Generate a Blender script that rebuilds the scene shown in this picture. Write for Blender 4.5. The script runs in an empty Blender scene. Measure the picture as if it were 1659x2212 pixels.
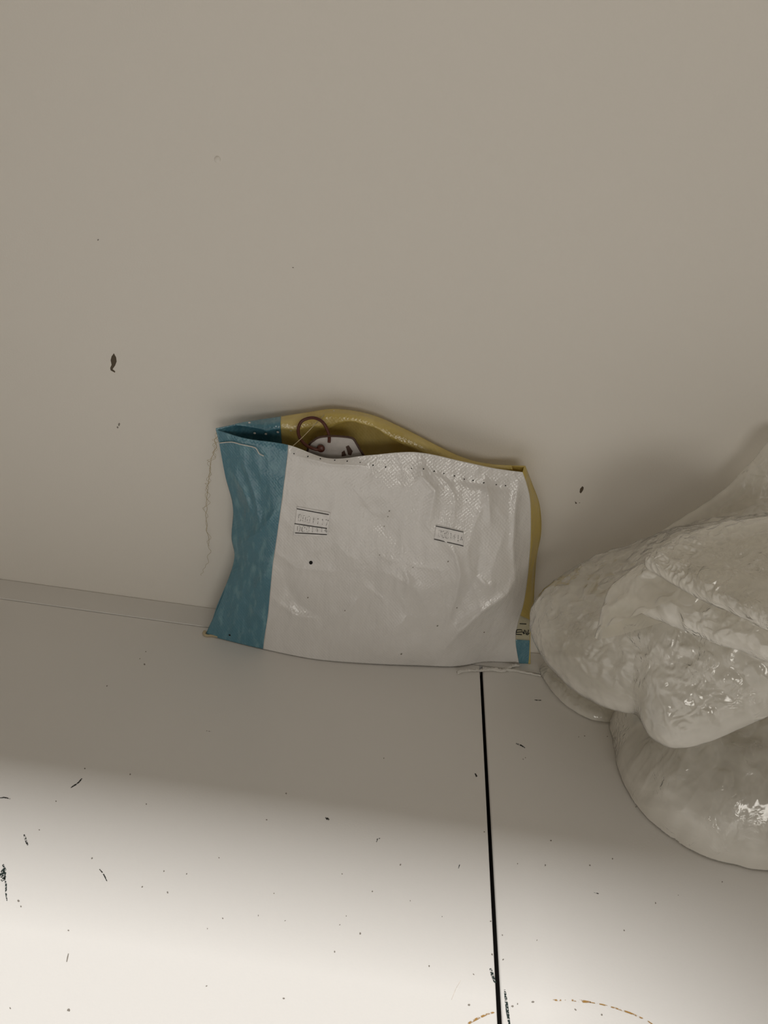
import bpy, math, random
from mathutils import Vector, Matrix, noise
random.seed(7)
S = bpy.context.scene
COL = S.collection

# ------------------------------------------------------------------ camera
F, CX, CY = 1661.0, 829.5, 1106.0
PITCH, YAW, ROLL = math.radians(28), math.radians(-1.05), math.radians(7.25)
CAM = Vector((0.0, -0.457, 0.342))
fwd = Vector((math.sin(YAW)*math.cos(PITCH), math.cos(YAW)*math.cos(PITCH), -math.sin(PITCH)))
r0 = Vector((math.cos(YAW), -math.sin(YAW), 0)); u0 = r0.cross(fwd)
right = math.cos(ROLL)*r0 + math.sin(ROLL)*u0
up = right.cross(fwd)
MC = Matrix((right, up, -fwd)).transposed()
cd = bpy.data.cameras.new('camera'); cam = bpy.data.objects.new('camera', cd); COL.objects.link(cam)
cam.matrix_world = Matrix.Translation(CAM) @ MC.to_4x4()
cd.sensor_fit = 'VERTICAL'; cd.sensor_height = 24.0; cd.lens = 24.0*F/2212.0
cd.clip_start = 0.01
S.camera = cam

# ------------------------------------------------------------------ world, light, exposure
W = bpy.data.worlds.new('room_light'); S.world = W; W.use_nodes = True
bg = W.node_tree.nodes['Background']
bg.inputs[0].default_value = (1.0, 0.88, 0.73, 1); bg.inputs[1].default_value = 0.15
def area(name, loc, target, sx, sy, power, col):
    l = bpy.data.lights.new(name, 'AREA'); l.shape = 'RECTANGLE'; l.size = sx; l.size_y = sy
    l.energy = power; l.color = col
    o = bpy.data.objects.new(name, l); COL.objects.link(o)
    o.location = loc
    o.rotation_euler = (Vector(target)-Vector(loc)).to_track_quat('-Z', 'Y').to_euler()
    return o
area('ceiling_lamp', (-0.233, -0.51, 2.0), (-0.233, -0.51, 0), 0.467, 0.22, 33.5, (1.0, 0.98, 0.955))
area('sheen_light', (0.45, -2.2, 0.50), (0.0, -0.05, 0.10), 0.90, 0.42, 6.2, (1.0, 0.955, 0.875))  # added light behind the camera for sheen and glints, no known window
S.cycles.max_bounces = 24; S.cycles.diffuse_bounces = 14; S.cycles.transparent_max_bounces = 32
VS = S.view_settings
VS.view_transform = 'Standard'; VS.look = 'None'; VS.gamma = 1.0; VS.use_curve_mapping = False
VS.exposure = 0.0

# ------------------------------------------------------------------ helpers
def ray(x, y):
    return MC @ Vector(((x-CX)/F, -(y-CY)/F, -1.0))
def onz(x, y, z=0.0):
    d = ray(x, y); return CAM + d*((z-CAM.z)/d.z)
def ony(x, y, Y=0.0):
    d = ray(x, y); return CAM + d*((Y-CAM.y)/d.y)
def onplane(x, y, p0, n):
    d = ray(x, y); return CAM + d*((p0-CAM).dot(n)/d.dot(n))
def pix(p):                       # world point -> photo pixel, for laying out relief on a surface
    q = MC.transposed() @ (p-CAM)
    return CX + F*q.x/(-q.z), CY - F*q.y/(-q.z)

def mesh(name, verts, faces, mat, parent=None, smooth=True):
    me = bpy.data.meshes.new(name); me.from_pydata([tuple(v) for v in verts], [], faces)
    me.validate(); me.materials.append(mat)
    if smooth:
        for p in me.polygons: p.use_smooth = True
    o = bpy.data.objects.new(name, me); COL.objects.link(o)
    if parent: o.parent = parent
    return o
def tag(o, label=None, cat=None, group=None, kind=None):
    for k, v in (('label', label), ('category', cat), ('group', group), ('kind', kind)):
        if v: o[k] = v
    return o
def empty(name, loc=(0, 0, 0)):
    o = bpy.data.objects.new(name, None); COL.objects.link(o); o.empty_display_size = 0.02
    return o
def box_data(x0, x1, y0, y1, z0, z1, b=0.0):
    if b <= 0:
        v = [(x, y, z) for z in (z0, z1) for y in (y0, y1) for x in (x0, x1)]
        f = [(0, 2, 3, 1), (4, 5, 7, 6), (0, 1, 5, 4), (2, 6, 7, 3), (0, 4, 6, 2), (1, 3, 7, 5)]
        return v, f
    # rounded top edge
    v = []; f = []
    rings = [(0, z0)]
    for k in range(5):
        a = k/4*math.pi/2
        rings.append((b*(1-math.cos(a)), z1-b+b*math.sin(a)))
    for i, z in rings:
        v += [(x0+i, y0+i, z), (x1-i, y0+i, z), (x1-i, y1-i, z), (x0+i, y1-i, z)]
    for r in range(len(rings)-1):
        for k in range(4):
            f.append((r*4+k, r*4+(k+1) % 4, r*4+4+(k+1) % 4, r*4+4+k))
    n = (len(rings)-1)*4
    f.append((n, n+1, n+2, n+3)); f.append((3, 2, 1, 0))
    return v, f
def catmull(P, t):
    """P list of tuples, t in 0..len-1"""
    n = len(P); i = min(int(t), n-2); s = t-i
    p1, p2 = P[i], P[i+1]
    p0 = P[i-1] if i > 0 else tuple(2*a-b for a, b in zip(p1, p2))
    p3 = P[i+2] if i+2 < n else tuple(2*b-a for a, b in zip(p1, p2))
    return tuple(0.5*(2*b+(c-a)*s+(2*a-5*b+4*c-d)*s*s+(3*b-a-3*c+d)*s**3) for a, b, c, d in zip(p0, p1, p2, p3))
def tube_data(pts, rad, sides=6):
    v = []; f = []; n = len(pts)
    prev = Vector((0.3, 0.2, 0.9)).normalized()
    for i, p in enumerate(pts):
        t = (pts[min(i+1, n-1)]-pts[max(i-1, 0)]).normalized()
        a = (prev - t*prev.dot(t))
        if a.length < 1e-6: a = t.orthogonal()
        a.normalize(); b = t.cross(a); prev = a
        r = rad(i/(n-1)) if callable(rad) else rad
        for k in range(sides):
            an = 2*math.pi*k/sides
            v.append(p + a*(r*math.cos(an)) + b*(r*math.sin(an)))
    for i in range(n-1):
        for k in range(sides):
            f.append((i*sides+k, i*sides+(k+1) % sides, (i+1)*sides+(k+1) % sides, (i+1)*sides+k))
    f.append(tuple(range(sides-1, -1, -1))); f.append(tuple(range((n-1)*sides, n*sides)))
    return v, f
def merge(parts):
    V = []; Fc = []
    for v, f in parts:
        o = len(V); V += list(v); Fc += [tuple(i+o for i in q) for q in f]
    return V, Fc
def fbm(p, s, oct=4):
    return noise.fractal(Vector(p)*s, 0.6, 2.0, oct)

# ------------------------------------------------------------------ materials
def new_mat(name):
    m = bpy.data.materials.new(name); m.use_nodes = True
    nt = m.node_tree; nt.nodes.clear()
    out = nt.nodes.new('ShaderNodeOutputMaterial')
    return m, nt, out
def node(nt, typ, **kw):
    n = nt.nodes.new(typ)
    for k, v in kw.items():
        if hasattr(n, k) and not k.startswith('i_'): setattr(n, k, v)
    return n
def principled(nt, col, rough, spec=0.5):
    b = nt.nodes.new('ShaderNodeBsdfPrincipled')
    b.inputs['Base Color'].default_value = (*col, 1); b.inputs['Roughness'].default_value = rough
    b.inputs['Specular IOR Level'].default_value = spec
    return b
def plain(name, col, rough=0.5, spec=0.4):
    m, nt, out = new_mat(name); b = principled(nt, col, rough, spec)
    tc = node(nt, 'ShaderNodeTexCoord'); nz = node(nt, 'ShaderNodeTexNoise'); nz.inputs['Scale'].default_value = 300
    mx = node(nt, 'ShaderNodeMix', data_type='RGBA'); mx.inputs['Factor'].default_value = 0.5
    nt.links.new(tc.outputs['Object'], nz.inputs['Vector'])
    mx.inputs[6].default_value = (*[c*0.85 for c in col], 1); mx.inputs[7].default_value = (*[min(1, c*1.15) for c in col], 1)
    nt.links.new(nz.outputs['Fac'], mx.inputs['Factor']); nt.links.new(mx.outputs[2], b.inputs['Base Color'])
    nt.links.new(b.outputs[0], out.inputs[0]); return m
def painted(name, col, col2, rough, bump, scale, spec=0.4):
    """large faint blotches plus a fine grain relief"""
    m, nt, out = new_mat(name); b = principled(nt, col, rough, spec)
    tc = node(nt, 'ShaderNodeTexCoord')
    n1 = node(nt, 'ShaderNodeTexNoise'); n1.inputs['Scale'].default_value = scale; n1.inputs['Detail'].default_value = 4
    n2 = node(nt, 'ShaderNodeTexNoise'); n2.inputs['Scale'].default_value = 900; n2.inputs['Detail'].default_value = 2
    mx = node(nt, 'ShaderNodeMix', data_type='RGBA')
    mx.inputs[6].default_value = (*col, 1); mx.inputs[7].default_value = (*col2, 1)
    bp = node(nt, 'ShaderNodeBump'); bp.inputs['Strength'].default_value = bump; bp.inputs['Distance'].default_value = 0.0004
    L = nt.links.new
    L(tc.outputs['Object'], n1.inputs['Vector']); L(tc.outputs['Object'], n2.inputs['Vector'])
    L(n1.outputs['Fac'], mx.inputs['Factor']); L(mx.outputs[2], b.inputs['Base Color'])
    L(n2.outputs['Fac'], bp.inputs['Height']); L(bp.outputs[0], b.inputs['Normal'])
    L(b.outputs[0], out.inputs[0]); return m
def woven(name, col, rough=0.38, transl=0.25, tint=None, fine=60, lo=0.45, hi=0.75):
    """woven polypropylene: flat tapes crossing at ~1.2 mm, glossy coating"""
    m, nt, out = new_mat(name); L = nt.links.new
    b = principled(nt, col, rough, 0.6)
    b.inputs['Coat Weight'].default_value = 1.0; b.inputs['Coat Roughness'].default_value = 0.16
    tc = node(nt, 'ShaderNodeTexCoord'); sep = node(nt, 'ShaderNodeSeparateXYZ')
    L(tc.outputs['Object'], sep.inputs[0])
    def wv(sock, k):
        a = node(nt, 'ShaderNodeMath', operation='MULTIPLY'); a.inputs[1].default_value = k
        s = node(nt, 'ShaderNodeMath', operation='SINE'); L(sock, a.inputs[0]); L(a.outputs[0], s.inputs[0]); return s
    sx = wv(sep.outputs['X'], 2*math.pi/0.0024); sz = wv(sep.outputs['Z'], 2*math.pi/0.0024)
    mu = node(nt, 'ShaderNodeMath', operation='MULTIPLY'); L(sx.outputs[0], mu.inputs[0]); L(sz.outputs[0], mu.inputs[1])
    bp = node(nt, 'ShaderNodeBump'); bp.inputs['Strength'].default_value = 0.2; bp.inputs['Distance'].default_value = 0.00025
    nz = node(nt, 'ShaderNodeTexNoise'); nz.inputs['Scale'].default_value = 190; nz.inputs['Detail'].default_value = 5
    mq = node(nt, 'ShaderNodeMapping'); mq.inputs['Scale'].default_value = (1.0, 1.0, 0.45); L(tc.outputs['Object'], mq.inputs[0])
    L(mq.outputs[0], nz.inputs['Vector'])
    bp2 = node(nt, 'ShaderNodeBump'); bp2.inputs['Strength'].default_value = 0.75; bp2.inputs['Distance'].default_value = 0.0012
    L(mu.outputs[0], bp.inputs['Height']); L(nz.outputs['Fac'], bp2.inputs['Height'])
    L(bp2.outputs[0], bp.inputs['Normal']); L(bp.outputs[0], b.inputs['Normal']); L(bp.outputs[0], b.inputs['Coat Normal'])
    mx = node(nt, 'ShaderNodeMix', data_type='RGBA')
    n3 = node(nt, 'ShaderNodeTexNoise'); n3.inputs['Scale'].default_value = fine; n3.inputs['Detail'].default_value = 6
    mp = node(nt, 'ShaderNodeMapping'); mp.inputs['Scale'].default_value = (1, 1, 0.35)
    L(tc.outputs['Object'], mp.inputs[0]); L(mp.outputs[0], n3.inputs['Vector'])
    rp = node(nt, 'ShaderNodeMapRange'); rp.inputs['From Min'].default_value = lo; rp.inputs['From Max'].default_value = hi
    L(n3.outputs['Fac'], rp.inputs['Value'])
    t = tint or [min(1, c*1.08) for c in col]
    mx.inputs[6].default_value = (*col, 1); mx.inputs[7].default_value = (*t, 1)
    L(rp.outputs[0], mx.inputs['Factor']); L(mx.outputs[2], b.inputs['Base Color'])
    tr = node(nt, 'ShaderNodeBsdfTranslucent'); L(mx.outputs[2], tr.inputs['Color'])
    ms = node(nt, 'ShaderNodeMixShader'); ms.inputs[0].default_value = transl
    L(b.outputs[0], ms.inputs[1]); L(tr.outputs[0], ms.inputs[2]); L(ms.outputs[0], out.inputs[0])
    return m
def film(name, clear, col=(0.99, 0.965, 0.90)):
    """thin crinkled polyethylene: part clear, part milky, sharp gloss on crinkled facets"""
    m, nt, out = new_mat(name); L = nt.links.new
    tc = node(nt, 'ShaderNodeTexCoord')
    nz = node(nt, 'ShaderNodeTexNoise'); nz.inputs['Scale'].default_value = 60; nz.inputs['Detail'].default_value = 5
    nz.inputs['Distortion'].default_value = 0.8
    L(tc.outputs['Object'], nz.inputs['Vector'])
    bp = node(nt, 'ShaderNodeBump'); bp.inputs['Strength'].default_value = 0.2; bp.inputs['Distance'].default_value = 0.0015
    L(nz.outputs['Fac'], bp.inputs['Height'])
    vo = node(nt, 'ShaderNodeTexNoise', noise_type='RIDGED_MULTIFRACTAL', normalize=True); vo.inputs['Scale'].default_value = 75; vo.inputs['Detail'].default_value = 3
    mv = node(nt, 'ShaderNodeMapping'); mv.inputs['Scale'].default_value = (1, 1, 0.6)
    nd = node(nt, 'ShaderNodeMix', data_type='RGBA'); nd.inputs['Factor'].default_value = 0.06
    L(tc.outputs['Object'], nd.inputs[6]); L(nz.outputs['Color'], nd.inputs[7]); L(nd.outputs[2], mv.inputs[0]); L(mv.outputs[0], vo.inputs['Vector'])
    bg_ = node(nt, 'ShaderNodeBump'); bg_.inputs['Strength'].default_value = 0.9; bg_.inputs['Distance'].default_value = 0.003
    pm = node(nt, 'ShaderNodeTexNoise'); pm.inputs['Scale'].default_value = 22; L(tc.outputs['Object'], pm.inputs['Vector'])
    pr = node(nt, 'ShaderNodeMapRange'); pr.inputs['From Min'].default_value = 0.48; pr.inputs['From Max'].default_value = 0.66; L(pm.outputs['Fac'], pr.inputs['Value'])
    pk = node(nt, 'ShaderNodeMath', operation='MULTIPLY'); L(vo.outputs['Fac'], pk.inputs[0]); L(pr.outputs[0], pk.inputs[1])
    L(pk.outputs[0], bg_.inputs['Height']); L(bp.outputs[0], bg_.inputs['Normal'])
    tp = node(nt, 'ShaderNodeBsdfTransparent'); tp.inputs[0].default_value = (0.985, 0.98, 0.96, 1)
    df = node(nt, 'ShaderNodeBsdfDiffuse'); df.inputs[0].default_value = (*col, 1)
    tl = node(nt, 'ShaderNodeBsdfTranslucent'); tl.inputs[0].default_value = (*col, 1)
    L(bp.outputs[0], df.inputs['Normal'])
    m1 = node(nt, 'ShaderNodeMixShader'); m1.inputs[0].default_value = 0.25
    L(df.outputs[0], m1.inputs[1]); L(tl.outputs[0], m1.inputs[2])
    rp = node(nt, 'ShaderNodeMapRange'); rp.inputs['From Min'].default_value = 0.35; rp.inputs['From Max'].default_value = 0.65
    rp.inputs['To Min'].default_value = min(0.97, clear+0.2); rp.inputs['To Max'].default_value = clear-0.2
    n2 = node(nt, 'ShaderNodeTexNoise'); n2.inputs['Scale'].default_value = 20; n2.inputs['Detail'].default_value = 3
    n2.inputs['Distortion'].default_value = 0.6
    L(tc.outputs['Object'], n2.inputs['Vector']); L(n2.outputs['Fac'], rp.inputs['Value'])
    at = node(nt, 'ShaderNodeAttribute'); at.attribute_name = 'layers'
    mk = node(nt, 'ShaderNodeMath', operation='MULTIPLY'); mk.inputs[1].default_value = 0.55; L(at.outputs['Fac'], mk.inputs[0])
    sb = node(nt, 'ShaderNodeMath', operation='SUBTRACT', use_clamp=True); L(rp.outputs[0], sb.inputs[0]); L(mk.outputs[0], sb.inputs[1])
    m2 = node(nt, 'ShaderNodeMixShader'); L(sb.outputs[0], m2.inputs[0]); L(m1.outputs[0], m2.inputs[1]); L(tp.outputs[0], m2.inputs[2])
    gl = node(nt, 'ShaderNodeBsdfGlossy'); gl.inputs['Roughness'].default_value = 0.13; L(bg_.outputs[0], gl.inputs['Normal'])
    fr = node(nt, 'ShaderNodeFresnel'); ge = node(nt, 'ShaderNodeNewGeometry'); io = node(nt, 'ShaderNodeMapRange')      # the same film from either side
    io.inputs['To Min'].default_value = 1.5; io.inputs['To Max'].default_value = 1/1.5
    L(ge.outputs['Backfacing'], io.inputs['Value']); L(io.outputs[0], fr.inputs['IOR']); L(bg_.outputs[0], fr.inputs['Normal'])
    m4 = node(nt, 'ShaderNodeMath', operation='MULTIPLY', use_clamp=True); m4.inputs[1].default_value = 2.6; L(fr.outputs[0], m4.inputs[0])   # both faces of the film reflect
    m3 = node(nt, 'ShaderNodeMixShader'); L(m4.outputs[0], m3.inputs[0]); L(m2.outputs[0], m3.inputs[1]); L(gl.outputs[0], m3.inputs[2])
    L(m3.outputs[0], out.inputs[0]); return m
def smear(name, col, cover=0.6, scale=900):
    """dried dirt: broken cover, the surface shows between"""
    m, nt, out = new_mat(name); L = nt.links.new
    b = principled(nt, col, 0.7, 0.2); tp = node(nt, 'ShaderNodeBsdfTransparent')
    tc = node(nt, 'ShaderNodeTexCoord'); nz = node(nt, 'ShaderNodeTexNoise'); nz.inputs['Scale'].default_value = scale
    L(tc.outputs['Object'], nz.inputs['Vector'])
    rp = node(nt, 'ShaderNodeMapRange'); rp.inputs['From Min'].default_value = 0.62-cover*0.35; rp.inputs['From Max'].default_value = 0.78-cover*0.35
    L(nz.outputs['Fac'], rp.inputs['Value'])
    ms = node(nt, 'ShaderNodeMixShader'); L(rp.outputs[0], ms.inputs[0]); L(tp.outputs[0], ms.inputs[1]); L(b.outputs[0], ms.inputs[2])
    L(ms.outputs[0], out.inputs[0]); return m

M_wall = painted('wall_paint', (0.81, 0.78, 0.725), (0.835, 0.80, 0.745), 0.62, 0.25, 9, 0.25)
M_side = painted('side_panel', (0.42, 0.39, 0.35), (0.45, 0.42, 0.38), 0.5, 0.1, 8)
M_table = painted('white_laminate', (0.80, 0.785, 0.765), (0.82, 0.805, 0.78), 0.33, 0.12, 7, 0.35)
M_edge = painted('laminate_edge', (0.78, 0.765, 0.745), (0.80, 0.785, 0.76), 0.4, 0.1, 12)
M_dark = plain('gap_shade', (0.02, 0.015, 0.01), 0.9)  # near-black board sides, the gap's shade put into their colour
M_white = woven('white_weave', (0.80, 0.78, 0.755), 0.3, 0.06, (0.84, 0.82, 0.80))
M_teal = woven('teal_weave', (0.080, 0.235, 0.315), 0.27, 0.08, (0.18, 0.38, 0.45), 260, 0.5, 0.78)
M_yellow = woven('yellow_weave', (0.74, 0.58, 0.16), 0.30, 0.30, (0.84, 0.70, 0.28))
M_cream = woven('cream_weave', (0.62, 0.58, 0.42), 0.4, 0.2)
M_label = plain('label_paper', (0.86, 0.845, 0.835), 0.5)
M_ink = plain('label_ink', (0.03, 0.027, 0.025), 0.6)
M_inkfaint = smear('faint_ink', (0.22, 0.20, 0.19), 0.42, 1500)
M_inkmid = smear('worn_ink', (0.10, 0.09, 0.085), 0.5, 1500)
M_black = plain('black_print', (0.01, 0.01, 0.009), 0.6)
M_hole = plain('hole_dark', (0.006, 0.005, 0.004), 0.9)
M_thread = plain('white_thread', (0.72, 0.70, 0.66), 0.7)
M_threadtan = plain('tan_thread', (0.50, 0.42, 0.27), 0.7)
M_brown = plain('brown_cord', (0.085, 0.022, 0.012), 0.35)
M_brownprint = plain('brown_print', (0.07, 0.035, 0.022), 0.5)
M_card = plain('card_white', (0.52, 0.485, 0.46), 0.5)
M_film = film('bubble_film', 0.56)
M_filmclear = film('clear_film', 0.76)
M_dirt = smear('dark_scuff', (0.03, 0.03, 0.028), 0.75)
M_dirtgreen = smear('green_black_scuff', (0.02, 0.035, 0.032), 0.7, 1300)
M_speck = plain('speck', (0.27, 0.245, 0.215), 0.8)
M_chip = plain('brown_chip', (0.11, 0.085, 0.058), 0.8)
M_stain = smear('tea_stain', (0.42, 0.24, 0.07), 0.55, 500)
M_pale = smear('pale_drip', (0.80, 0.735, 0.675), 0.6, 120)

# ------------------------------------------------------------------ the setting
wall = mesh('wall_back', *box_data(-1.6, 1.6, 0.0, 0.10, -0.03, 1.6), M_wall, smooth=False); tag(wall, kind='structure')
shade_shelf = mesh('shade_panel', *box_data(-1.6, 1.6, -0.2975, -0.0005, 0.60, 0.64), M_wall, smooth=False); tag(shade_shelf, kind='structure')  # unseen overhead shelf, guessed from the shadow edge it casts on the table
shade_block = mesh('shade_panel', *box_data(0.065, 0.26, -0.62, -0.2975, 0.60, 0.63), M_wall, smooth=False); tag(shade_block, kind='structure')  # unseen panel added to darken the near right of the table

shade_side = mesh('side_shade', *box_data(-0.44, -0.42, -0.2975, -0.0005, 0.0006, 0.5995), M_side, smooth=False); tag(shade_side, kind='structure')  # unseen grey panel added to darken the left side

seamA = onz(1040, 1455); seamB = onz(1080, 2212)
sx = (seamA.x+seamB.x)/2
GAP = 0.0010
strip_d = 0.0225
tb1 = mesh('tabletop', *box_data(-1.2, sx-GAP, -0.9, -strip_d-0.0003, -0.025, 0.0, 0.0008), M_table, smooth=False)
tag(tb1, 'large white laminate tabletop to the left of the dark gap, under the bag', 'table', 'the two white tabletops')
tb2 = mesh('tabletop', *box_data(sx+GAP, 1.2, -0.9, -strip_d-0.0003, -0.025, 0.0, 0.0012), M_table, smooth=False)
tag(tb2, 'white laminate tabletop to the right of the dark gap, under the bubble wrap', 'table', 'the two white tabletops')
for t in (tb1, tb2):
    t.data.materials.append(M_dark)
    for p in t.data.polygons:
        if abs(p.normal.z) < 0.05 and p.center.z < -0.005: p.material_index = 1
tr = mesh('trim_1', *box_data(-1.2, 1.2, -strip_d, -0.0003, -0.025, 0.0004, 0.0005), M_edge, smooth=False); tag(tr, kind='structure')
und = mesh('under_slab', *box_data(-1.2, 1.2, -0.9, -0.0005, -0.05, -0.0252), M_dark, smooth=False); tag(und, kind='structure')  # dark slab added directly under the tabletops, not a room floor

# ------------------------------------------------------------------ flat marks
def blob_data(P, N, T, pts2, th=0.00008):
    """a thin raised patch: 2-D outline pts2 (metres) on plane at P with axes T, B"""
    B = N.cross(T); n = len(pts2)
    v = [P+T*a+B*b for a, b in pts2] + [P+N*th+T*(a*0.9)+B*(b*0.9) for a, b in pts2]
    f = [tuple(range(n, 2*n))] + [(i, (i+1) % n, n+(i+1) % n, n+i) for i in range(n)]
    return v, f
ZP, YN = Vector((0, 0, 1)), Vector((0, -1, 0))
def surf(x, y, on):
    return onz(x, y) if on == 't' else ony(x, y)
def patch(pxs, on):
    """closed pixel outline cast on table or wall"""
    n = ZP if on == 't' else YN
    P = [surf(x, y, on) for x, y in pxs]
    c = sum(P, Vector())/len(P)
    v = [p+n*0.00003 for p in P] + [c+(p-c)*0.92+n*0.00016 for p in P]
    k = len(P)
    f = [tuple(range(k, 2*k)), tuple(range(k-1, -1, -1))] + [(i, (i+1) % k, k+(i+1) % k, k+i) for i in range(k)]
    return v, f
def stroke(pxs, wpx, on):
    """tapering stroke along pixel polyline -> outline"""
    n = len(pxs); Lf = []; Rt = []
    for i, (x, y) in enumerate(pxs):
        x0, y0 = pxs[max(i-1, 0)]; x1, y1 = pxs[min(i+1, n-1)]
        dx, dy = x1-x0, y1-y0; l = math.hypot(dx, dy) or 1
        w = wpx*(0.35+0.65*math.sin(math.pi*(i+0.35)/(n-0.3)))*random.uniform(0.7, 1.2)/2
        Lf.append((x-dy/l*w, y+dx/l*w)); Rt.append((x+dy/l*w, y-dx/l*w))
    V = []; Fc = []
    nn = ZP if on == 't' else YN
    for (a, b), (c, d) in zip(Lf, Rt):
        V += [surf(a, b, on)+nn*0.00015, surf(c, d, on)+nn*0.00015]
    for i in range(n-1): Fc.append((2*i, 2*i+1, 2*i+3, 2*i+2))
    return V, Fc
def speck(x, y, r, on):
    k = 7; a0 = random.uniform(0, 6)
    e = random.uniform(0.5, 1.0)
    o = []
    for i in range(k):
        a = 2*math.pi*i/k; rr = r*random.uniform(0.7, 1.2)
        ax, ay = rr*math.cos(a), rr*e*math.sin(a)
        o.append((x+ax*math.cos(a0)-ay*math.sin(a0), y+ax*math.sin(a0)+ay*math.cos(a0)))
    return patch(o, on)
def scuff(pts, w, on, mat, parent, name='scuff_mark'):
    return mesh(name, *stroke(pts, w, on), mat, parent, smooth=False)

# wall marks
mesh('paint_chip', *patch([(246, 763), (251, 772), (252, 781), (249, 789), (245, 795), (243, 798), (249, 803), (248, 805), (239, 800), (238, 795), (241, 788), (239, 778), (241, 770)], 'w'), M_chip, wall, False)
mesh('paint_chip', *patch([(1258, 1050), (1261, 1053), (1260, 1058), (1257, 1063), (1254, 1066), (1252, 1063), (1253, 1056)], 'w'), M_chip, wall, False)
mesh('paint_chip', *patch([(1242, 1083), (1246, 1086), (1246, 1088), (1243, 1088)], 'w'), M_chip, wall, False)
bump_c = ony(470, 345)
def dome(name, c, r, h, mat, parent):
    v = []; f = []
    for i in range(5):
        a = i/4*math.pi/2
        for k in range(12):
            b = 2*math.pi*k/12
            v.append(c+Vector((r*math.cos(a)*math.cos(b), -h*math.sin(a), r*math.cos(a)*math.sin(b))))
    for i in range(4):
        for k in range(12): f.append((i*12+k, i*12+(k+1) % 12, i*12+12+(k+1) % 12, i*12+12+k))
    return mesh(name, v, f, mat, parent)
dome('paint_lump', bump_c, 0.0019, 0.0010, M_wall, wall)
mesh('speck', *merge([speck(471, 349, 4.5, 'w'), speck(212, 518, 2.6, 'w'), speck(633, 578, 2.0, 'w'), speck(257, 917, 4, 'w'), speck(254, 923, 2.5, 'w'), speck(1252, 1086, 1.2, 'w')]), M_speck, wall, False)  # the first spot paints in the lump's shade, the rest are real specks

# table marks
scuff([(153, 1702), (160, 1697), (166, 1694), (172, 1688), (177, 1682)], 3.5, 't', M_dirt, tb1)
scuff([(0, 1724), (8, 1723), (15, 1724), (22, 1726)], 2.6, 't', M_dirt, tb1)
scuff([(52, 1803), (55, 1812), (57, 1819), (60, 1826)], 5, 't', M_dirt, tb1)
for pts, w in (([(6, 1868), (9, 1872), (10, 1876)], 6), ([(2, 1884), (8, 1880), (13, 1877)], 7), ([(0, 1893), (7, 1889), (12, 1884)], 11),
               ([(3, 1903), (8, 1898), (12, 1892)], 8), ([(9, 1892), (13, 1910), (13, 1930), (15, 1946)], 5)):
    scuff(pts, w, 't', M_dirtgreen, tb1)
scuff([(215, 1878), (222, 1886), (227, 1895), (231, 1904)], 3.5, 't', M_dirt, tb1)
scuff([(446, 1579), (452, 1580), (456, 1581)], 2, 't', M_dirt, tb1)
scuff([(703, 1766), (707, 1769), (711, 1771)], 4.5, 't', M_dirt, tb1)
scuff([(813, 1819), (815, 1813), (821, 1811)], 2.6, 't', M_dirt, tb1)
scuff([(1026, 1671), (1030, 1678)], 4, 't', M_dirt, tb1)
scuff([(990, 1876), (993, 1868)], 2.4, 't', M_dirt, tb1)
scuff([(1059, 2092), (1063, 2104), (1066, 2113), (1070, 2124)], 9, 't', M_dirtgreen, tb1)
scuff([(975, 2160), (985, 2135), (995, 2118)], 2.0, 't', M_pale, tb1)
scuff([(148, 2060), (146, 2068), (144, 2078)], 3, 't', M_speck, tb1)
scuff([(1115, 1606), (1122, 1609), (1127, 1611), (1134, 1616)], 3.0, 't', M_dirt, tb2)
scuff([(1155, 1512), (1162, 1513), (1169, 1513)], 2.4, 't', M_dirt, tb2)
scuff([(1090, 2138), (1093, 2160), (1096, 2185), (1100, 2212), (1102, 2230)], 6, 't', M_dirtgreen, tb2)
scuff([(1283, 1928), (1293, 1931)], 2.4, 't', M_dirt, tb2)
scuff([(1190, 2160), (1205, 2161), (1222, 2160)], 5, 't', M_stain, tb2, 'tea_stain')
scuff([(1235, 2161), (1255, 2163), (1276, 2165)], 7, 't', M_stain, tb2, 'tea_stain')
scuff([(1272, 2165), (1300, 2170), (1330, 2178), (1360, 2188), (1396, 2204), (1420, 2220)], 4, 't', M_stain, tb2, 'tea_stain')
scuff([(1070, 2186), (1050, 2192), (1030, 2201), (1010, 2212), (990, 2228)], 6, 't', M_stain, tb1, 'tea_stain')
l1 = [(312, 1435, 2.2), (302, 1423, 1.6), (315, 1408, 1.2), (231, 1482, 1.8), (183, 1660, 2.2), (281, 1673, 1.8), (121, 1731, 1.5), (316, 1737, 1.8),
      (199, 1854, 2.2), (85, 1793, 1.6), (307, 1916, 2.2), (354, 1882, 2), (403, 1888, 2), (362, 1928, 2.5), (473, 1853, 1.6), (40, 1946, 3), (45, 1958, 2),
      (148, 2010, 2.2), (148, 2182, 3.4), (22, 2178, 2.4), (446, 2130, 2.2), (481, 1984, 2), (448, 2006, 1.6), (618, 1714, 1.8), (829, 1638, 1.6),
      (576, 1771, 2.2), (739, 1888, 1.8), (865, 1868, 2.2), (778, 2017, 2.8), (723, 2056, 2.6), (734, 1998, 1.6), (748, 1979, 1.6), (886, 1946, 1.8),
      (927, 2087, 2.0), (1023, 2105, 2), (1013, 2171, 2.6), (613, 2157, 3), (616, 1989, 1.6), (558, 1978, 1.8), (592, 1930, 1.4), (804, 1926, 2), (1046, 1797, 1.6),
      (1060, 1990, 1.8), (1063, 2062, 2.4), (955, 1980, 1.4)]
mesh('specks', *merge([speck(x, y, r, 't') for x, y, r in l1]), M_speck, tb1, False)['kind'] = 'stuff'
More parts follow.
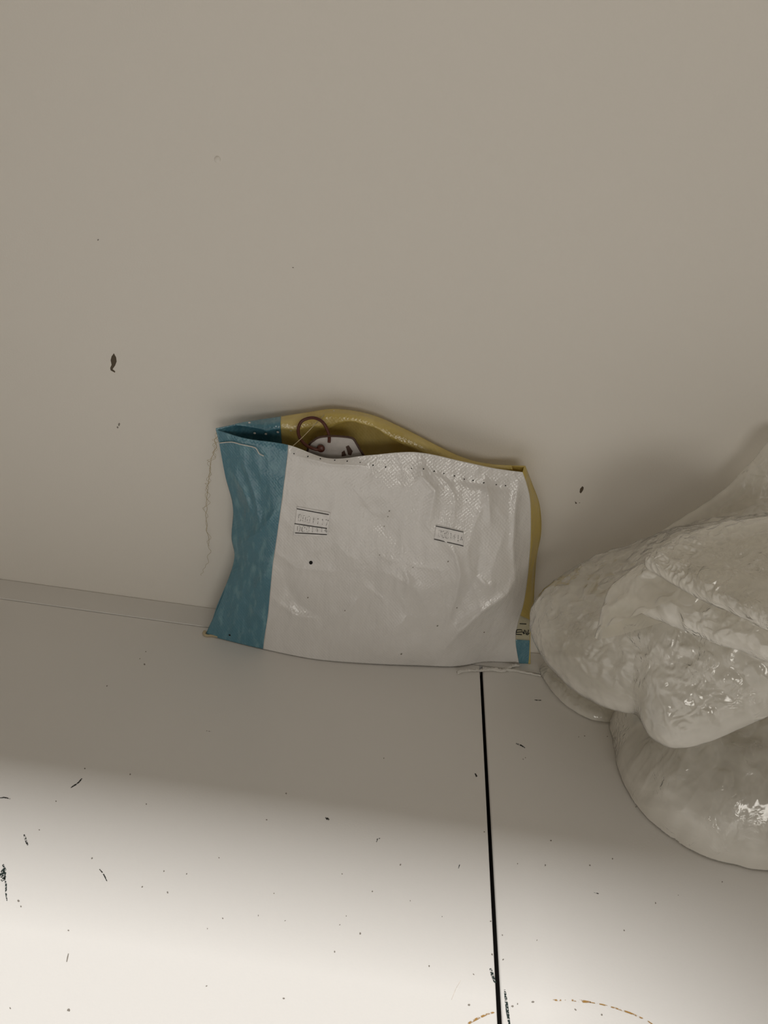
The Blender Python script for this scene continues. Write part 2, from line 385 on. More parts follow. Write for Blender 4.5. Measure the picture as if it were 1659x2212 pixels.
l2 = [(1190, 1816, 1.8), (1374, 1743, 1.6), (1323, 1855, 1.8), (1274, 1869, 1.6), (1178, 1869, 2), (1178, 1870, 1.4), (1416, 1951, 2.2), (1348, 2010, 2.4),
      (1118, 1866, 1.6), (1085, 2020, 1.8), (1087, 2073, 2), (1151, 2164, 3.2), (1107, 2174, 2.8), (1118, 2169, 2.2), (1243, 2181, 3.2), (1300, 2192, 2.2),
      (1250, 1592, 1.4), (1263, 1590, 1.6), (1312, 1591, 1.4), (1130, 1640, 1.5), (1135, 1637, 1.3), (1160, 2031, 1.6), (1275, 1870, 1.4), (1560, 1905, 1.6), (1465, 1934, 1.4)]
mesh('specks', *merge([speck(x, y, r, 't') for x, y, r in l2]), M_speck, tb2, False)['kind'] = 'stuff'

# ------------------------------------------------------------------ the woven bag
bag = empty('woven_bag')
tag(bag, 'small open woven plastic bag with white front and teal side band, standing against the wall', 'bag')
# control net of the front sheet: photo pixel + distance from the wall in cm, rim to foot
FR = [
 [(466,928,2.2),(530,947,2.9),(622,961,3.4),(710,990,3.5),(800,983,3.4),(900,977,3.1),(1000,997,2.7),(1070,1012,2.4),(1129,1020,2.1)],
 [(473,957,2.2),(535,968,2.95),(621,980,3.5),(710,1000,3.65),(800,1005,3.55),(900,1014,3.3),(1000,1034,2.9),(1070,1047,2.5),(1138,1046,2.1)],
 [(487,1030,2.0),(550,1030,2.9),(615,1030,3.5),(705,1040,3.75),(800,1045,3.75),(900,1052,3.55),(1000,1062,3.2),(1075,1072,2.8),(1146,1085,1.9)],
 [(503,1095,1.8),(553,1100,2.8),(606,1100,3.5),(700,1110,3.85),(800,1115,3.9),(900,1120,3.8),(1000,1128,3.6),(1080,1135,3.1),(1147,1150,1.8)],
 [(500,1160,1.9),(550,1165,2.9),(597,1165,3.55),(695,1172,3.9),(800,1178,4.0),(900,1183,4.0),(1000,1190,3.85),(1080,1195,3.3),(1144,1205,1.8)],
 [(506,1207,2.1),(546,1215,3.0),(589,1220,3.6),(690,1232,3.95),(800,1238,4.05),(900,1243,4.1),(1000,1248,4.0),(1080,1250,3.35),(1139,1255,1.8)],
 [(486,1270,2.4),(535,1277,3.1),(583,1283,3.7),(685,1292,4.0),(800,1298,4.1),(900,1302,4.1),(1000,1303,3.9),(1075,1303,3.1),(1131,1305,1.7)],
 [(468,1318,2.7),(525,1328,3.3),(578,1333,3.75),(680,1348,4.05),(800,1353,4.15),(900,1357,4.1),(1000,1356,3.6),(1070,1350,2.6),(1119,1347,1.6)],
 [(454,1348,2.9),(512,1365,3.45),(572,1370,3.8),(678,1392,4.05),(800,1402,4.15),(900,1407,3.95),(990,1405,3.2),(1060,1395,2.1),(1114,1385,1.5)],
 [(444,1371,None),(505,1387,None),(568,1402,None),(680,1424,None),(800,1434,None),(900,1438,None),(985,1440,None),(1050,1430,None),(1121,1433,None)],
]
NR, NC = len(FR), 9
for r in FR:
    for j, (x, y, d) in enumerate(r):
        if d is None: d = -onz(x, y, 0.0006).y*100
        r[j] = (x, y, d)
# creases of the front sheet: polyline in photo pixels, half width px, height mm
CR = [
 ([(1112,1255),(1095,1285),(1040,1322),(985,1372),(955,1408)], 15, 3.6),
 ([(1120,1040),(1112,1110),(1108,1180),(1112,1255)], 10, 2.4),
 ([(905,985),(912,1030),(940,1060),(930,1110),(920,1135)], 9, 1.5),
 ([(1048,1030),(1055,1075),(1060,1130)], 9, 1.7),
 ([(960,1165),(985,1200),(995,1240),(985,1290),(968,1340),(955,1372)], 8, 1.7),
 ([(868,1225),(882,1250),(878,1285)], 8, 1.2),
 ([(700,1362),(750,1318),(775,1290)], 9, 1.3),
 ([(800,1395),(850,1360),(880,1330)], 14, 1.0),
 ([(640,985),(712,1003),(790,1007)], 5, 0.9),
 ([(510,1180),(560,1150),(605,1090)], 12, 1.6),
 ([(500,1010),(525,1060),(545,1110)], 9, 1.9),
 ([(525,1000),(550,1070),(560,1130)], 6, 1.0),
 ([(540,1280),(575,1240),(600,1200)], 14, 1.2),
 ([(590,1190),(640,1225),(720,1235)], 8, 0.8),
 ([(585,1290),(640,1330),(690,1335)], 8, 0.9),
 ([(830,1235),(900,1270),(930,1330)], 10, 0.9),
 ([(1020,1235),(1050,1265),(1075,1262)], 8, 1.0),
 ([(600,1230),(640,1300),(700,1340)], 22, -1.6),
 ([(1040,1150),(1030,1240),(980,1330)], 26, -2.2),
 ([(760,1080),(830,1130),(880,1190)], 40, -1.5),
]
def seg_d(px, py, P):
    best = 1e9; tb = 0
    n = len(P)-1
    for i in range(n):
        (x0, y0), (x1, y1) = P[i], P[i+1]
        dx, dy = x1-x0, y1-y0; t = ((px-x0)*dx+(py-y0)*dy)/(dx*dx+dy*dy); t = max(0, min(1, t))
        d = math.hypot(px-x0-t*dx, py-y0-t*dy)
        if d < best: best = d; tb = (i+t)/n
    return best, tb
def front(u, v, off=0.0):
    """u 0..8 across, v 0..9 rim to foot -> world point on the front sheet"""
    x, y, d = catmull([catmull(r, u) for r in FR], v)
    env = min(1, (NR-1-v)/1.2)*min(1, 0.25+v*0.8)*min(1, u/0.8+.15, (8-u)/0.5+.1)
    h = 0.0
    for P, w, a in CR:
        if abs(P[0][0]-x) > 320 or abs(P[0][1]-y) > 320: continue
        dd, t = seg_d(x, y, P)
        if dd < 4*w:
            h += 1.5*a*math.exp(-(dd/w)**1.2)*(0.3+0.7*math.sin(math.pi*max(0.03, min(0.97, t))))
    q = Vector((x*0.011, y*0.008, 3.1))
    h += 1.0*noise.noise(q) + 0.45*noise.noise(q*2.7)
    rid = 1-abs(noise.noise(Vector((x*0.016+9, y*0.012, 1.7))))*2
    h += 0.55*max(0, rid)**4
    k = 1.0+2.2*max(0, 1-abs(u-1.0)/1.1)            # the teal side is the more crumpled
    h += k*0.28*noise.noise(Vector((x*0.05, y*0.035, 5)))
    d = d + 0.1*h*env + off*100
    p = ony(x, y, -d/100)
    if p.z < 0.0006 and v > 8: p = onz(x, y, 0.0006+off*0.2)
    return p
def grid(fn, u0, u1, nu, v0, v1, nv):
    V = [fn(u0+(u1-u0)*i/nu, v0+(v1-v0)*j/nv) for j in range(nv+1) for i in range(nu+1)]
    Fc = [(j*(nu+1)+i, (j+1)*(nu+1)+i, (j+1)*(nu+1)+i+1, j*(nu+1)+i+1) for j in range(nv) for i in range(nu)]
    return V, Fc
def sheet(name, data, mat, parent, th=0.0004, off=-1):
    o = mesh(name, *data, mat, parent)
    m = o.modifiers.new('thickness', 'SOLIDIFY'); m.thickness = th; m.offset = off
    return o
sheet('front_panel', grid(front, 2.0, 8.0, 190, 0, 9, 150), M_white, bag)
sheet('teal_band', grid(front, 0.0, 2.0, 60, 0, 9, 150), M_teal, bag)['label'] = 'teal printed band on the left of the front'
# back sheet
BK = [
 [(466,925,2.2),(530,912,1.6),(590,903,1.2),(660,892,1.0),(725,884,0.9),(800,896,0.8),(870,925,0.8),(990,985,1.0),(1060,1003,1.3),(1135,1006,1.8)],
 [(473,957,2.2),(530,945,1.3),(590,935,1.0),(660,925,0.8),(725,915,0.7),(800,925,0.6),(870,955,0.6),(990,1010,0.7),(1070,1035,0.9),(1150,1045,1.1)],
 [(487,1030,2.0),(540,1030,1.0),(600,1030,0.7),(665,1030,0.5),(730,1030,0.4),(810,1035,0.4),(880,1045,0.4),(990,1060,0.5),(1080,1075,0.6),(1166,1092,0.9)],
 [(503,1095,1.8),(545,1095,0.9),(600,1095,0.5),(665,1095,0.4),(730,1100,0.3),(810,1105,0.3),(880,1110,0.3),(990,1120,0.4),(1080,1130,0.5),(1169,1150,0.8)],
 [(506,1207,2.1),(545,1200,1.0),(600,1200,0.5),(665,1200,0.4),(730,1200,0.3),(810,1205,0.3),(880,1205,0.3),(990,1210,0.3),(1080,1215,0.4),(1158,1215,0.8)],
 [(468,1310,2.6),(530,1300,1.2),(600,1300,0.6),(665,1300,0.5),(730,1300,0.4),(810,1305,0.3),(880,1310,0.3),(990,1315,0.3),(1080,1320,0.4),(1151,1335,0.9)],
 [(458,1340,2.8),(530,1330,1.3),(600,1335,0.7),(665,1340,0.5),(730,1350,0.4),(810,1360,0.4),(880,1370,0.4),(990,1385,0.4),(1080,1395,0.5),(1146,1375,1.1)],
 [(444,1370,None),(520,1350,None),(600,1360,None),(665,1370,None),(730,1378,None),(810,1388,None),(880,1397,None),(990,1410,None),(1080,1422,None),(1146,1434,None)],
]
for r in BK:
    for j, (x, y, d) in enumerate(r):
        if d is None: d = max(0.15, -onz(x, y, 0.0006).y*100)
        r[j] = (x, y, d)
def back(u, v, off=0.0):
    x, y, d = catmull([catmull(r, u) for r in BK], v)
    h = 1.1*noise.noise(Vector((x*0.014, y*0.012, 8)))+0.5*noise.noise(Vector((x*0.04, y*0.03, 2)))
    env = min(1, u/0.8+.1, (9-u)/0.6+.1)*min(1, (7-v)/0.8)
    d = max(0.12, d+0.1*h*env+off*100)
    p = ony(x, y, -d/100)
    if v > 6 and p.z < 0.0006: p = Vector((p.x, p.y, 0.0006))
    return p
sheet('back_panel', grid(back, 2.25, 9, 150, 0, 7, 90), M_yellow, bag, off=1)['label'] = 'mustard yellow back of the bag'
sheet('back_teal_band', grid(back, 0, 2.25, 50, 0, 7, 90), M_teal, bag, off=1)
# folded hem inside the back rim
def hem(u, v):
    w = 1.0+0.08*math.sin(u*2.3)+0.1*noise.noise(Vector((u*1.7, 0, 4)))
    fade = min(1, (u-0.6)/1.2)*min(1, (9-u)/1.5)
    return back(u, 0.0 + v*w*max(0.05, fade), 0.0012+0.009*v*fade+0.0012*math.sin(math.pi*v)*(1+0.5*noise.noise(Vector((u*3, v, 0)))))
sheet('back_hem', grid(hem, 2.25, 8.6, 130, 0, 1, 12), M_yellow, bag, off=1)
sheet('back_hem', grid(hem, 0.65, 2.25, 40, 0, 1, 12), M_teal, bag, off=1)
# folded hem inside the front rim
def fhem(u, v):
    return front(u, v*0.95, -0.0011-0.0008*math.sin(math.pi*v))
sheet('front_hem', grid(fhem, 2.0, 7.9, 120, 0, 1, 8), M_white, bag, off=1)
sheet('front_hem', grid(fhem, 0.3, 2.0, 40, 0, 1, 8), M_teal, bag, off=1)
# side strip closing front and back on the right
VF = lambda t: t*9.0
VB = lambda t: t*7.0
def side(s, t):
    a = front(8.0, VF(t)); b = back(9.0, VB(t))
    p = a.lerp(b, s)
    p.x += 0.0014*math.sin(math.pi*s)*noise.noise(Vector((t*9, s, 0)))
    return p
def find_t(ypx):
    return min((abs(pix(side(0.6, k/400))[1]-ypx), k/400) for k in range(401))[1]
t1, t2 = find_t(1338), find_t(1383)
sheet('side_strip', grid(side, 0, 1, 10, 0, t1, 90), M_yellow, bag)
sheet('printed_side_band', grid(side, 0, 1, 10, t1, t2, 14), M_cream, bag)['label'] = 'cream band with black lettering'
sheet('teal_side_band', grid(side, 0, 1, 10, t2, 1, 16), M_teal, bag)

UVT = [(8*i/32, 9*j/27)+tuple(catmull([catmull(r, 8*i/32) for r in FR], 9*j/27)[:2]) for i in range(33) for j in range(28)]
# surface lookup: photo pixel -> (u, v) on the front sheet
def uv_front(px, py, fn=None, n=(8, 9)):
    bd, bu, bv = min(((x-px)**2+(y-py)**2, u, v) for u, v, x, y in UVT)
    st = 0.12
    for _ in range(30):
        imp = False
        for du, dv in ((st, 0), (-st, 0), (0, st), (0, -st)):
            u = max(0, min(8, bu+du)); v = max(0, min(9, bv+dv))
            x, y, d = catmull([catmull(r, u) for r in FR], v)
            dd = (x-px)**2+(y-py)**2
            if dd < bd: bu, bv, bd = u, v, dd; imp = True
        if not imp: st *= 0.5
    return bu, bv
def onfront(px, py, off):
    u, v = uv_front(px, py); return front(u, v, off)
def dot_on_front(px, py, rx, ry, off=0.00025, k=8, tilt=0):
    o = []
    for i in range(k):
        a = 2*math.pi*i/k
        ax, ay = rx*math.cos(a), ry*math.sin(a)
        o.append(onfront(px+ax*math.cos(tilt)-ay*math.sin(tilt), py+ax*math.sin(tilt)+ay*math.cos(tilt), off))
    c = sum(o, Vector())/k
    nrm = (CAM-c).normalized()
    v = [p for p in o]+[c+nrm*0.0002]
    return v, [(i, (i+1) % k, k) for i in range(k)]
# stitch holes along the front hem
holes = [(635,980),(665,986),(692,991),(723,994),(750,996),(778,999),(806,1005),(833,1009),(889,1012),(915,1013),(938,1018),(959,1023),(982,1028),(1003,1035),(1022,1038),(1045,1043),(1072,1047),(1092,1049)]
o = mesh('stitch_holes', *merge([dot_on_front(x, y, random.uniform(1.2, 2.1), random.uniform(1.1, 1.6), k=6, tilt=-0.4) for x, y in holes]), M_hole, bag); o['kind'] = 'stuff'
mesh('punched_hole', *dot_on_front(671.5, 1215.5, 4.0, 4.0, k=14), M_hole, bag)
mesh('punched_hole', *dot_on_front(496, 1372, 2.6, 1.8, k=8, tilt=.5), M_hole, bag)
sp = [(665,1291,2),(968,1213,2),(820,1199,1.4),(945,1352,2.2),(987,1313,1.8),(867,1413,2.4),(1046,1366,1.8),(841,1104,2),(838,1116,1.6),(830,1137,1.4),(892,1226,1.4),(745,1319,1.6),(1008,1080,1.4)]
o = mesh('specks', *merge([dot_on_front(x, y, r, r*0.7, k=6, tilt=-0.7) for x, y, r in sp]), M_speck, bag); o['kind'] = 'stuff'

# price labels stuck on the front
def bil(q, a, b):
    (x0, y0), (x1, y1), (x2, y2), (x3, y3) = q       # tl tr br bl
    tx, ty = x0+(x1-x0)*a, y0+(y1-y0)*a
    bx, by = x3+(x2-x3)*a, y3+(y2-y3)*a
    return tx+(bx-tx)*b, ty+(by-ty)*b
def sticker(quad, lines, rows, label):
    def fn(a, b): return onfront(*bil(quad, a, b), 0.0003)
    st = sheet('price_label', grid(fn, 0, 1, 26, 0, 1, 18), M_label, bag, 0.0001)
    st['label'] = label
    def strokes(polys, w, off):
        parts = []
        for P in polys:
            Q = []
            for i in range(len(P)-1):
                n = 5 if len(P) == 2 else 2
                for k in range(n): Q.append((P[i][0]+(P[i+1][0]-P[i][0])*k/n, P[i][1]+(P[i+1][1]-P[i][1])*k/n))
            Q.append(P[-1])
            V = []; Fc = []
            for i, (a, b) in enumerate(Q):
                x, y = bil(quad, a, b)
                x0, y0 = bil(quad, *Q[max(i-1, 0)]); x1, y1 = bil(quad, *Q[min(i+1, len(Q)-1)])
                dx, dy = x1-x0, y1-y0; l = math.hypot(dx, dy) or 1
                V += [onfront(x-dy/l*w/2, y+dx/l*w/2, off), onfront(x+dy/l*w/2, y-dx/l*w/2, off)]
            for i in range(len(Q)-1): Fc.append((2*i, 2*i+1, 2*i+3, 2*i+2))
            parts.append((V, Fc))
        return merge(parts)
    mesh('printed_line', *strokes(lines, 1.7, 0.0006), M_ink, st, False)
    G = {'0': [[(0, .1), (.5, 0), (1, .1), (1, .9), (.5, 1), (0, .9), (0, .1)]], '1': [[(.35, .15), (.6, 0), (.6, 1)]],
         '4': [[(.75, 1), (.75, 0), (0, .7), (1, .7)]], '7': [[(0, 0), (1, 0), (.4, 1)]]}
    dark = []; faint = []
    for txt, x0, y0, x1, y1, hh in rows:
        n = len(txt)
        for i, ch in enumerate(txt):
            a0 = x0+(x1-x0)*i/(n-1); b0 = y0+(y1-y0)*i/(n-1)
            for P in G[ch]:
                (dark if i >= 5 else faint).append([(a0+(p-.5)*0.075, b0+(q-.5)*hh) for p, q in P])
    mesh('printed_digits', *strokes(faint, 1.5, 0.0006), M_inkfaint, st, False)
    mesh('printed_digits', *strokes(dark, 1.5, 0.0006), M_inkmid, st, False)
sticker([(641, 1094), (713, 1107), (708, 1160), (633, 1156)],
        [[(.01, .08), (.97, .10)], [(.0, .60), (.95, .66)], [(.05, .92), (.97, .91)]],
        [('0001117', .13, .38, .93, .44, .24), ('0001414', .14, .76, .93, .74, .2)],
        'torn price label with two rows of digits')
sticker([(942, 1133), (1002, 1147), (1001, 1182), (937, 1167)],
        [[(.0, .10), (.5, .08), (.98, .08)], [(.0, .93), (.5, .93), (1.0, .93)]],
        [('0001414', .17, .50, .93, .52, .42)], 'price label with one row of digits')

# lettering on the right side band
def onside(px, py):
    best = None
    for i in range(11):
        for k in range(41):
            t = t1-.01+(t2-t1+.02)*k/40
            p = side(i/10, t); x, y = pix(p); d = (x-px)**2+(y-py)**2
            if best is None or d < best[0]: best = (d, p)
    return best[1]
def side_stroke(P, w):
    V = []; Fc = []
    C = [onside(x, y) for x, y in P]
    for i, c in enumerate(C):
        t = (C[min(i+1, len(C)-1)]-C[max(i-1, 0)]); n = (CAM-c).normalized()
        if t.length < 1e-7: t = Vector((1, 0, 0))
        b = t.cross(n).normalized()*(w/2)
        V += [c+b+n*0.0006, c-b+n*0.0006]
    for i in range(len(C)-1): Fc.append((2*i, 2*i+1, 2*i+3, 2*i+2))
    return V, Fc
letters = [[(1124,1348),(1136,1348)], [(1114,1360),(1122,1360),(1128,1361),(1128,1365),(1115,1366)], [(1114,1360),(1115,1366),(1115,1371),(1128,1371)],
           [(1128,1366),(1134,1369)], [(1133,1361),(1132,1370)], [(1136,1362),(1136,1370)], [(1142,1360),(1141,1367),(1137,1371),(1141,1372),(1142,1367)]]
mesh('lettering', *merge([side_stroke(P, 0.0006) for P in letters]), M_black, bag, False)

# white stitches showing inside the back rim
inner = [(537,913),(551,938),(577,936),(601,931),(629,927),(655,922),(680,918),(703,913),(721,889)]
parts = []
for x, y in inner:
    best = min((((lambda q: (q[0]-x)**2+(q[1]-y)**2)(pix(back(u/20, v/20))), u/20, v/20) for u in range(5, 120, 2) for v in range(0, 24, 2)))
    c = back(best[1], best[2], 0.0034); r = 0.0007
    v = []; f = []
    for i in range(5):
        a = -math.pi/2+math.pi*i/4
        for k in range(8):
            b = 2*math.pi*k/8; v.append(c+Vector((r*1.3*math.cos(a)*math.cos(b), 0.6*r*math.cos(a)*math.sin(b), r*math.sin(a))))
    for i in range(4):
        for k in range(8): f.append((i*8+k, i*8+(k+1) % 8, i*8+8+(k+1) % 8, i*8+8+k))
    parts.append((v, f))
mesh('white_stitches', *merge(parts), M_thread, bag)['kind'] = 'stuff'

# loose threads of the bag
def smooth_path(P, n):
    return [Vector(catmull(P, (len(P)-1)*i/n)) for i in range(n+1)]
def px_path(L, n):
    return smooth_path([tuple(ony(x, y, -d/100)) for x, y, d in L], n)
pts = [onfront(x, y, 0.0012) for x, y in ((474,957),(500,955),(520,960),(535,963),(552,968),(560,980),(570,985))]
mesh('stitch_thread', *tube_data(smooth_path([tuple(p) for p in pts], 40), 0.00032), M_thread, bag)
def fray(L, n, rad, amp, seed):
    P = px_path(L, n)
    return tube_data([p+Vector((amp*noise.noise(Vector((i*.21, seed, 0))), 0.3*amp*noise.noise(Vector((i*.21, seed, 5))), amp*0.3*noise.noise(Vector((i*.3, seed, 9))))) for i, p in enumerate(P)], rad, 5)
L1 = [(467,935,2.2),(465,965,2.1),(455,1000,1.7),(452,1030,1.4),(448,1060,1.2),(445,1100,1.0),(447,1140,.9),(452,1180,.8),(449,1210,.8),(440,1232,.9),(434,1243,1.0)]
mesh('loose_thread', *merge([fray(L1, 120, lambda t: 0.00022*(1-.5*t), 0.0022, 1), fray(L1[:8], 90, 0.00012, 0.005, 2), fray(L1[:6], 70, 0.00010, 0.006, 3)]), M_threadtan, bag)
mesh('loose_thread', *tube_data(px_path([(630,966,3.3),(655,943,2.8),(685,912,2.2),(712,884,1.0)], 24), 0.00025, 5), M_threadtan, bag)
# frayed end of the bottom seam, lying on the table at the right foot
def table_path(L, n, seed, amp):
    P = smooth_path([tuple(onz(x, y, z)) for x, y, z in L], n)
    return [p+Vector((amp*noise.noise(Vector((i*.3, seed, 0))), amp*noise.noise(Vector((i*.3, seed, 4))), abs(amp*noise.noise(Vector((i*.3, seed, 7)))))) for i, p in enumerate(P)]
LT = [(988,1453,.001),(1010,1448,.001),(1035,1449,.001),(1060,1446,.001),(1085,1449,.001),(1105,1440,.0015),(1122,1437,.0015)]
mesh('seam_cord', *merge([tube_data(table_path(LT, 60, s, 0.0016), lambda t: 0.0008+0.0003*math.sin(9*t+s), 6) for s in (1, 2, 3)]), M_thread, bag)
LT2 = [(1085,1447,.001),(1110,1448,.001),(1135,1453,.001),(1168,1460,.001)]
mesh('seam_cord', *tube_data(table_path(LT2, 40, 9, 0.0006), lambda t: 0.0013*(1-.55*t), 6), M_thread, bag)
# tan fold at the lower left corner
LC = [tuple(onz(x, y, z)) for x, y, z in ((443,1364,.002),(441,1369,.0015),(447,1373,.001),(458,1373,.001),(470,1376,.001))]
mesh('seam_end', *tube_data(smooth_path(LC, 20), lambda t: 0.0013*(1-.5*t), 7), M_threadtan, bag)

# ------------------------------------------------------------------ tag with a brown loop inside the bag
tagt = empty('hang_tag')
tag(tagt, 'white printed tag with a brown loop, peeking out of the bag', 'tag')
DP = -0.0265
def card(P, Y, th, top_lean=0.0):
    V = [ony(x, y, Y) for x, y in P]
    n = len(V)
    W2 = [p+Vector((0, th, 0)) for p in V]
    return V+W2, [tuple(range(n)), tuple(range(2*n-1, n-1, -1))]+[(i, n+i, n+(i+1) % n, (i+1) % n) for i in range(n)]
mesh('card', *card([(668,962),(678,952),(690,946),(712,944),(740,945),(760,948),(768,958),(776,972),(786,990),(800,1030),(800,1090),(668,1090),(662,1000)], DP, 0.0008), M_card, tagt, False)
EP = [(660,1000,0),(667,963,0),(678,951,0),(690,944.5,0),(712,942,0),(740,943,0),(762,947,0),(770,958,0),(778,972,0),(789,990,0),(803,1030,0),(803,1090,0)]
mesh('card_rim', *tube_data(smooth_path([tuple(ony(x, y, DP)) for x, y, _ in EP], 60), 0.0007, 7), M_brownprint, tagt)
mesh('printed_mark', *merge([card([(747,965),(753,962),(762,975),(758,984),(752,982)], DP-0.0002, 0.0002), card([(738,977),(744,973),(748,984),(738,986)], DP-0.0002, 0.0002)]), M_brownprint, tagt, False)
RC = []
ring_px = [(697,972,3.3),(680,970,3.5),(662,962,3.4),(649,948,3.2),(644,930,3.0),(650,912,2.8),(664,904,2.7),(680,903,2.7),(696,911,2.8),(706,926,2.9),(711,942,3.05),(711,956,3.3)]
mesh('loop', *tube_data(smooth_path([tuple(ony(x, y, -(d-0.45)/100)) for x, y, d in ring_px], 70), 0.0010, 9), M_brown, tagt)
c = ony(693, 969, -0.029)
v = []; f = []
for i in range(7):
    a = -math.pi/2+math.pi*i/6
    for k in range(12):
        b = 2*math.pi*k/12; v.append(c+Vector((0.0026*math.cos(a)*math.cos(b), 0.0012*math.sin(a), 0.0026*math.cos(a)*math.sin(b))))
for i in range(6):
    for k in range(12): f.append((i*12+k, i*12+(k+1) % 12, i*12+12+(k+1) % 12, i*12+12+k))
mesh('rivet', v, f, M_brown, tagt)

# ------------------------------------------------------------------ crumpled bubble wrap
wrap = empty('bubble_wrap')
tag(wrap, 'crumpled heap of translucent bubble wrap lying on the table beside the bag', 'bubble wrap')
def bubbles(a, b, seed):
    """height 0..1 of the bubble pattern at metric coords a, b"""
    s = 0.0125
    best = 0
    r = round(b/(s*0.866))
    for rr in (r-1, r, r+1):
        o = 0.5*(rr % 2)
        q = round(a/s-o)
        for qq in (q-1, q, q+1):
            jx = 0.12*noise.noise(Vector((qq*3.1, rr*1.7, seed)))
            ca, cb = (qq+o+jx)*s, rr*s*0.866
            amp = 0.5+0.9*noise.noise(Vector((qq*1.37+seed, rr*2.11, 0.5)))
            if amp < 0.1: continue
            d = math.hypot(a-ca, b-cb)/(0.0050)
            if d < 1: best = max(best, amp*math.sqrt(1-d*d))
    return best
def lobe(name, outline, p0, n, T, Tb, mat, seed, center=None, nr=105, nt=400, power=2.2, wr=1.0, flat=False, label=None):
    """inflated fold of film: its outline lies in the plane (p0, n), bulging T to the front and Tb behind"""
    n = n.normalized()
    P = [onplane(x, y, p0, n) for x, y in outline]
    c = onplane(*center, p0, n) if center else sum(P, Vector())/len(P)
    e1 = n.cross(Vector((0, 0, 1))) if abs(n.z) < 0.95 else Vector((1, 0, 0))
    e1.normalize(); e2 = n.cross(e1)
    # closed catmull boundary
    m = len(P); B = []
    Q = [tuple(p) for p in P]; Q2 = [Q[-1]]+Q+[Q[0], Q[1]]
    for k in range(nt):
        t = m*k/nt
        B.append(Vector(catmull(Q2, 1+t)))
    V = []
    def pt(k, rho, sgn):
        b = B[k]; q = c+(b-c)*rho
        a1, a2 = (q-c).dot(e1), (q-c).dot(e2)
        prof = max(0, 1-rho**power)**0.5
        w = Vector((a1*40+seed*7, a2*40, seed))
        big = noise.noise(w*0.4)*0.3 + (1-2*abs(noise.noise(w*0.6+Vector((3, 1, 2)))))*0.12
        rid = (1-2*abs(noise.noise(w*2.3)))
        fine = noise.noise(w*6.5)
        if sgn > 0:
            cr = max(0, noise.noise(w*0.8+Vector((11, 5, 3)))+0.12+0.5*max(0, rho-0.6))
            v1 = Vector((a1*230+noise.noise(w*2)*1.5, a2*150, seed)); v2 = Vector((a1*420, a2*330+noise.noise(w*2)*2, seed+4))
            crk = 1.45*cr*(0.0016*max(0, 1-3*abs(noise.noise(v1)))+0.0006*max(0, 1-3*abs(noise.noise(v2))))
            h = prof**0.5*crk +  T*prof*(0.80+big) + prof**0.5*wr*(0.0012*max(0, rid)**2 + 0.0004*fine + 0.0014*bubbles(a1, a2, seed))
            lat = 0.0012*fine*rho
        else:
            h = -Tb*prof*(0.8+0.4*big); lat = 0
        q = q+n*h
        q = q+(q-c).normalized()*(0.0008*noise.noise(w*3.1)*rho) if rho > 0 else q
        if q.z < 0.0008: q = Vector((q.x, q.y, 0.0008))
        if q.y > -0.0012: q = Vector((q.x, -0.0012, q.z))
        return q
    V.append(pt(0, 0, 1)); V.append(pt(0, 0, -1))
    Fc = []
    rh = [math.sin(math.pi/2*(i/nr)**0.85) for i in range(1, nr+1)]
    for r in rh:
        for k in range(nt): V.append(pt(k, r, 1))
    nb = 12
    rb = [math.sin(math.pi/2*i/nb) for i in range(1, nb)]
    ob = len(V)
    for r in rb:
        for k in range(nt): V.append(pt(k, r, -1))
    I = lambda i, k: 2+i*nt+k % nt
    J = lambda i, k: ob+i*nt+k % nt
    for k in range(nt):
        Fc.append((0, I(0, k), I(0, k+1)))
        for i in range(nr-1): Fc.append((I(i, k), I(i+1, k), I(i+1, k+1), I(i, k+1)))
        Fc.append((1, J(0, k+1), J(0, k)))
        for i in range(nb-2): Fc.append((J(i, k), J(i, k+1), J(i+1, k+1), J(i+1, k)))
        Fc.append((J(nb-2, k), J(nb-2, k+1), I(nr-1, k+1), I(nr-1, k)))
    o = mesh(name, V, Fc, mat, wrap)
    at = o.data.attributes.new('layers', 'FLOAT', 'POINT')          # film doubled up where it turns over
    val = [0.0]*len(V)
    for i, r in enumerate(rh):
        for k in range(nt):
            q = V[2+i*nt+k]
            e = max(0, (r-0.80)/0.20)
            val[2+i*nt+k] = min(1, e*e*1.0+0.5*max(0, noise.noise(q*40)-0.1)+0.15*max(0, noise.noise(q*190)-0.25))
    at.data.foreach_set('value', val)
    if label: o['label'] = label
    return o
def inner(name, outline, p0, n, T, seed, center, sc=0.86):
    """the film rolled up inside a fold: a smaller, more crumpled lobe"""
    o = [(center[0]+(x-center[0])*sc, center[1]+(y-center[1])*sc) for x, y in outline]
    return lobe(name, o, p0, n, T, 0.003, M_filmclear, seed, center=center, nr=50, nt=200, wr=1.0)
def plane3(a, b, c):
    n = (b-a).cross(c-a).normalized()
    if n.dot(CAM-a) < 0: n = -n
    return a, n
# lower lobe: a mound on the table
LO = [(1320,1548),(1324,1605),(1340,1675),(1378,1745),(1440,1802),(1510,1845),(1590,1870),(1660,1882),(1760,1880),(1860,1830),(1900,1700),(1860,1560),(1700,1480),(1520,1450),(1390,1480)]
lobe('lower_fold', LO, onz(1500, 1840, 0.001), ZP, 0.075, 0.0, M_film, 1.0, center=(1600, 1690))
inner('inner_roll', LO, onz(1500, 1840, 0.002), ZP, 0.055, 11.0, (1600, 1690))
# clear ground flap at the left
lobe('loose_flap', [(1168,1440),(1195,1497),(1250,1543),(1318,1560),(1400,1540),(1420,1480),(1330,1430),(1230,1410)],
     onz(1250, 1540, 0.001), ZP, 0.010, 0.0, M_filmclear, 2.0, nr=60, nt=240)
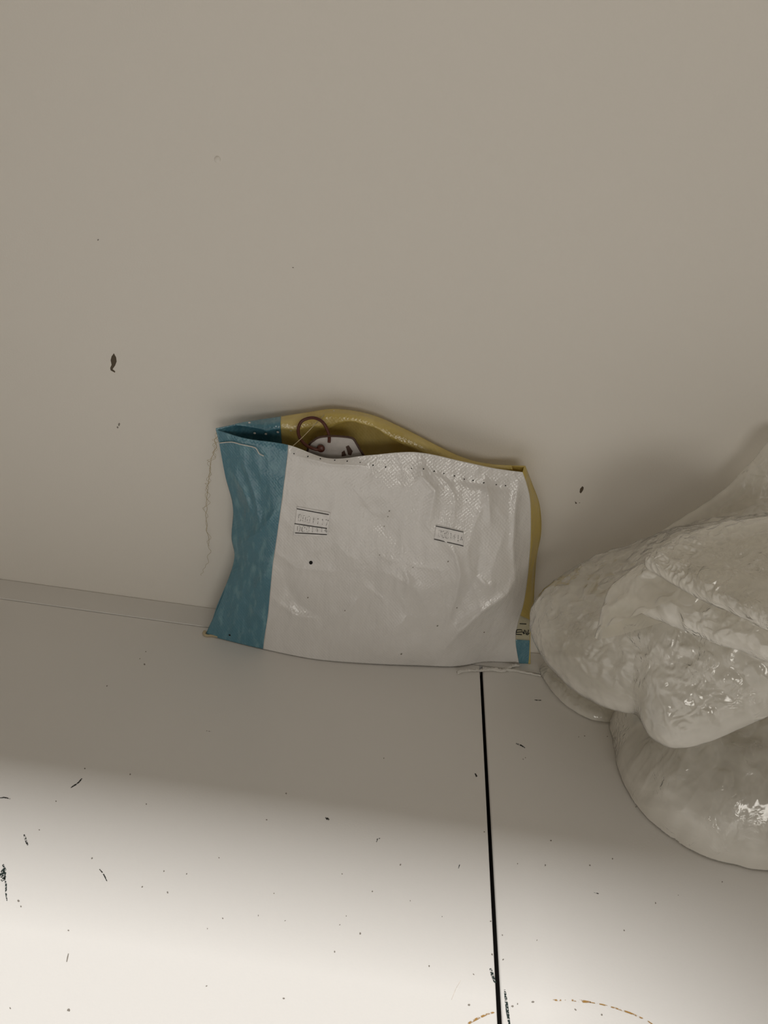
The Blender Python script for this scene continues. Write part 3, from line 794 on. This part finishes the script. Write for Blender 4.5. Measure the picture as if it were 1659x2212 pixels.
# sheet leaning on the wall behind
p0, n = plane3(onz(1300, 1420, 0.01), onz(1800, 1480, 0.01), ony(1600, 960, -0.02))
lobe('back_sheet', [(1180,1330),(1230,1250),(1310,1200),(1390,1170),(1470,1120),(1560,1060),(1620,1000),(1700,930),(1850,960),(1880,1200),(1850,1420),(1600,1440),(1350,1420)],
     p0, n, 0.018, 0.004, M_filmclear, 3.0, center=(1550, 1260), nr=80, nt=300)
# main upper fold
p0, n = plane3(ony(1160, 1380, -0.060), onz(1450, 1617, 0.062), ony(1560, 1120, -0.045))
UO = [(1153,1350),(1163,1312),(1190,1277),(1240,1243),(1330,1200),(1450,1160),(1570,1140),(1700,1120),(1850,1180),(1890,1320),(1840,1470),(1740,1515),(1659,1547),(1600,1575),(1530,1604),(1455,1617),(1408,1597),(1388,1562),(1365,1542),(1305,1528),(1230,1485),(1182,1432),(1158,1392)]
lobe('upper_fold', UO, p0, n, 0.042, 0.012, M_film, 4.0, center=(1500, 1370), nt=440)
inner('inner_roll', UO, p0, n, 0.022, 14.0, (1500, 1370))
pu, nu_ = p0, n
# flap folded over the upper fold
lobe('top_flap', [(1288,1378),(1305,1335),(1335,1306),(1400,1331),(1480,1364),(1600,1407),(1700,1442),(1840,1440),(1870,1300),(1820,1170),(1650,1130),(1500,1170),(1400,1220),(1320,1280)],
     pu+nu_*0.050, nu_, 0.014, 0.007, M_film, 5.0, center=(1560, 1290), power=5)
lobe('top_flap', [(1393,1222),(1420,1243),(1460,1266),(1520,1298),(1590,1328),(1660,1362),(1760,1392),(1850,1300),(1800,1160),(1650,1120),(1500,1155),(1425,1190)],
     pu+nu_*0.068, nu_, 0.010, 0.007, M_film, 8.0, center=(1600, 1250), nr=80, nt=320, power=5)
p0, n = plane3(ony(1450, 1180, -0.05), ony(1700, 1110, -0.06), ony(1600, 1260, -0.10))
lobe('top_flap', [(1390,1200),(1450,1165),(1530,1135),(1610,1130),(1700,1150),(1820,1180),(1830,1290),(1700,1300),(1590,1290),(1470,1250)],
     p0, n, 0.020, 0.004, M_filmclear, 6.0, nr=60, nt=240)
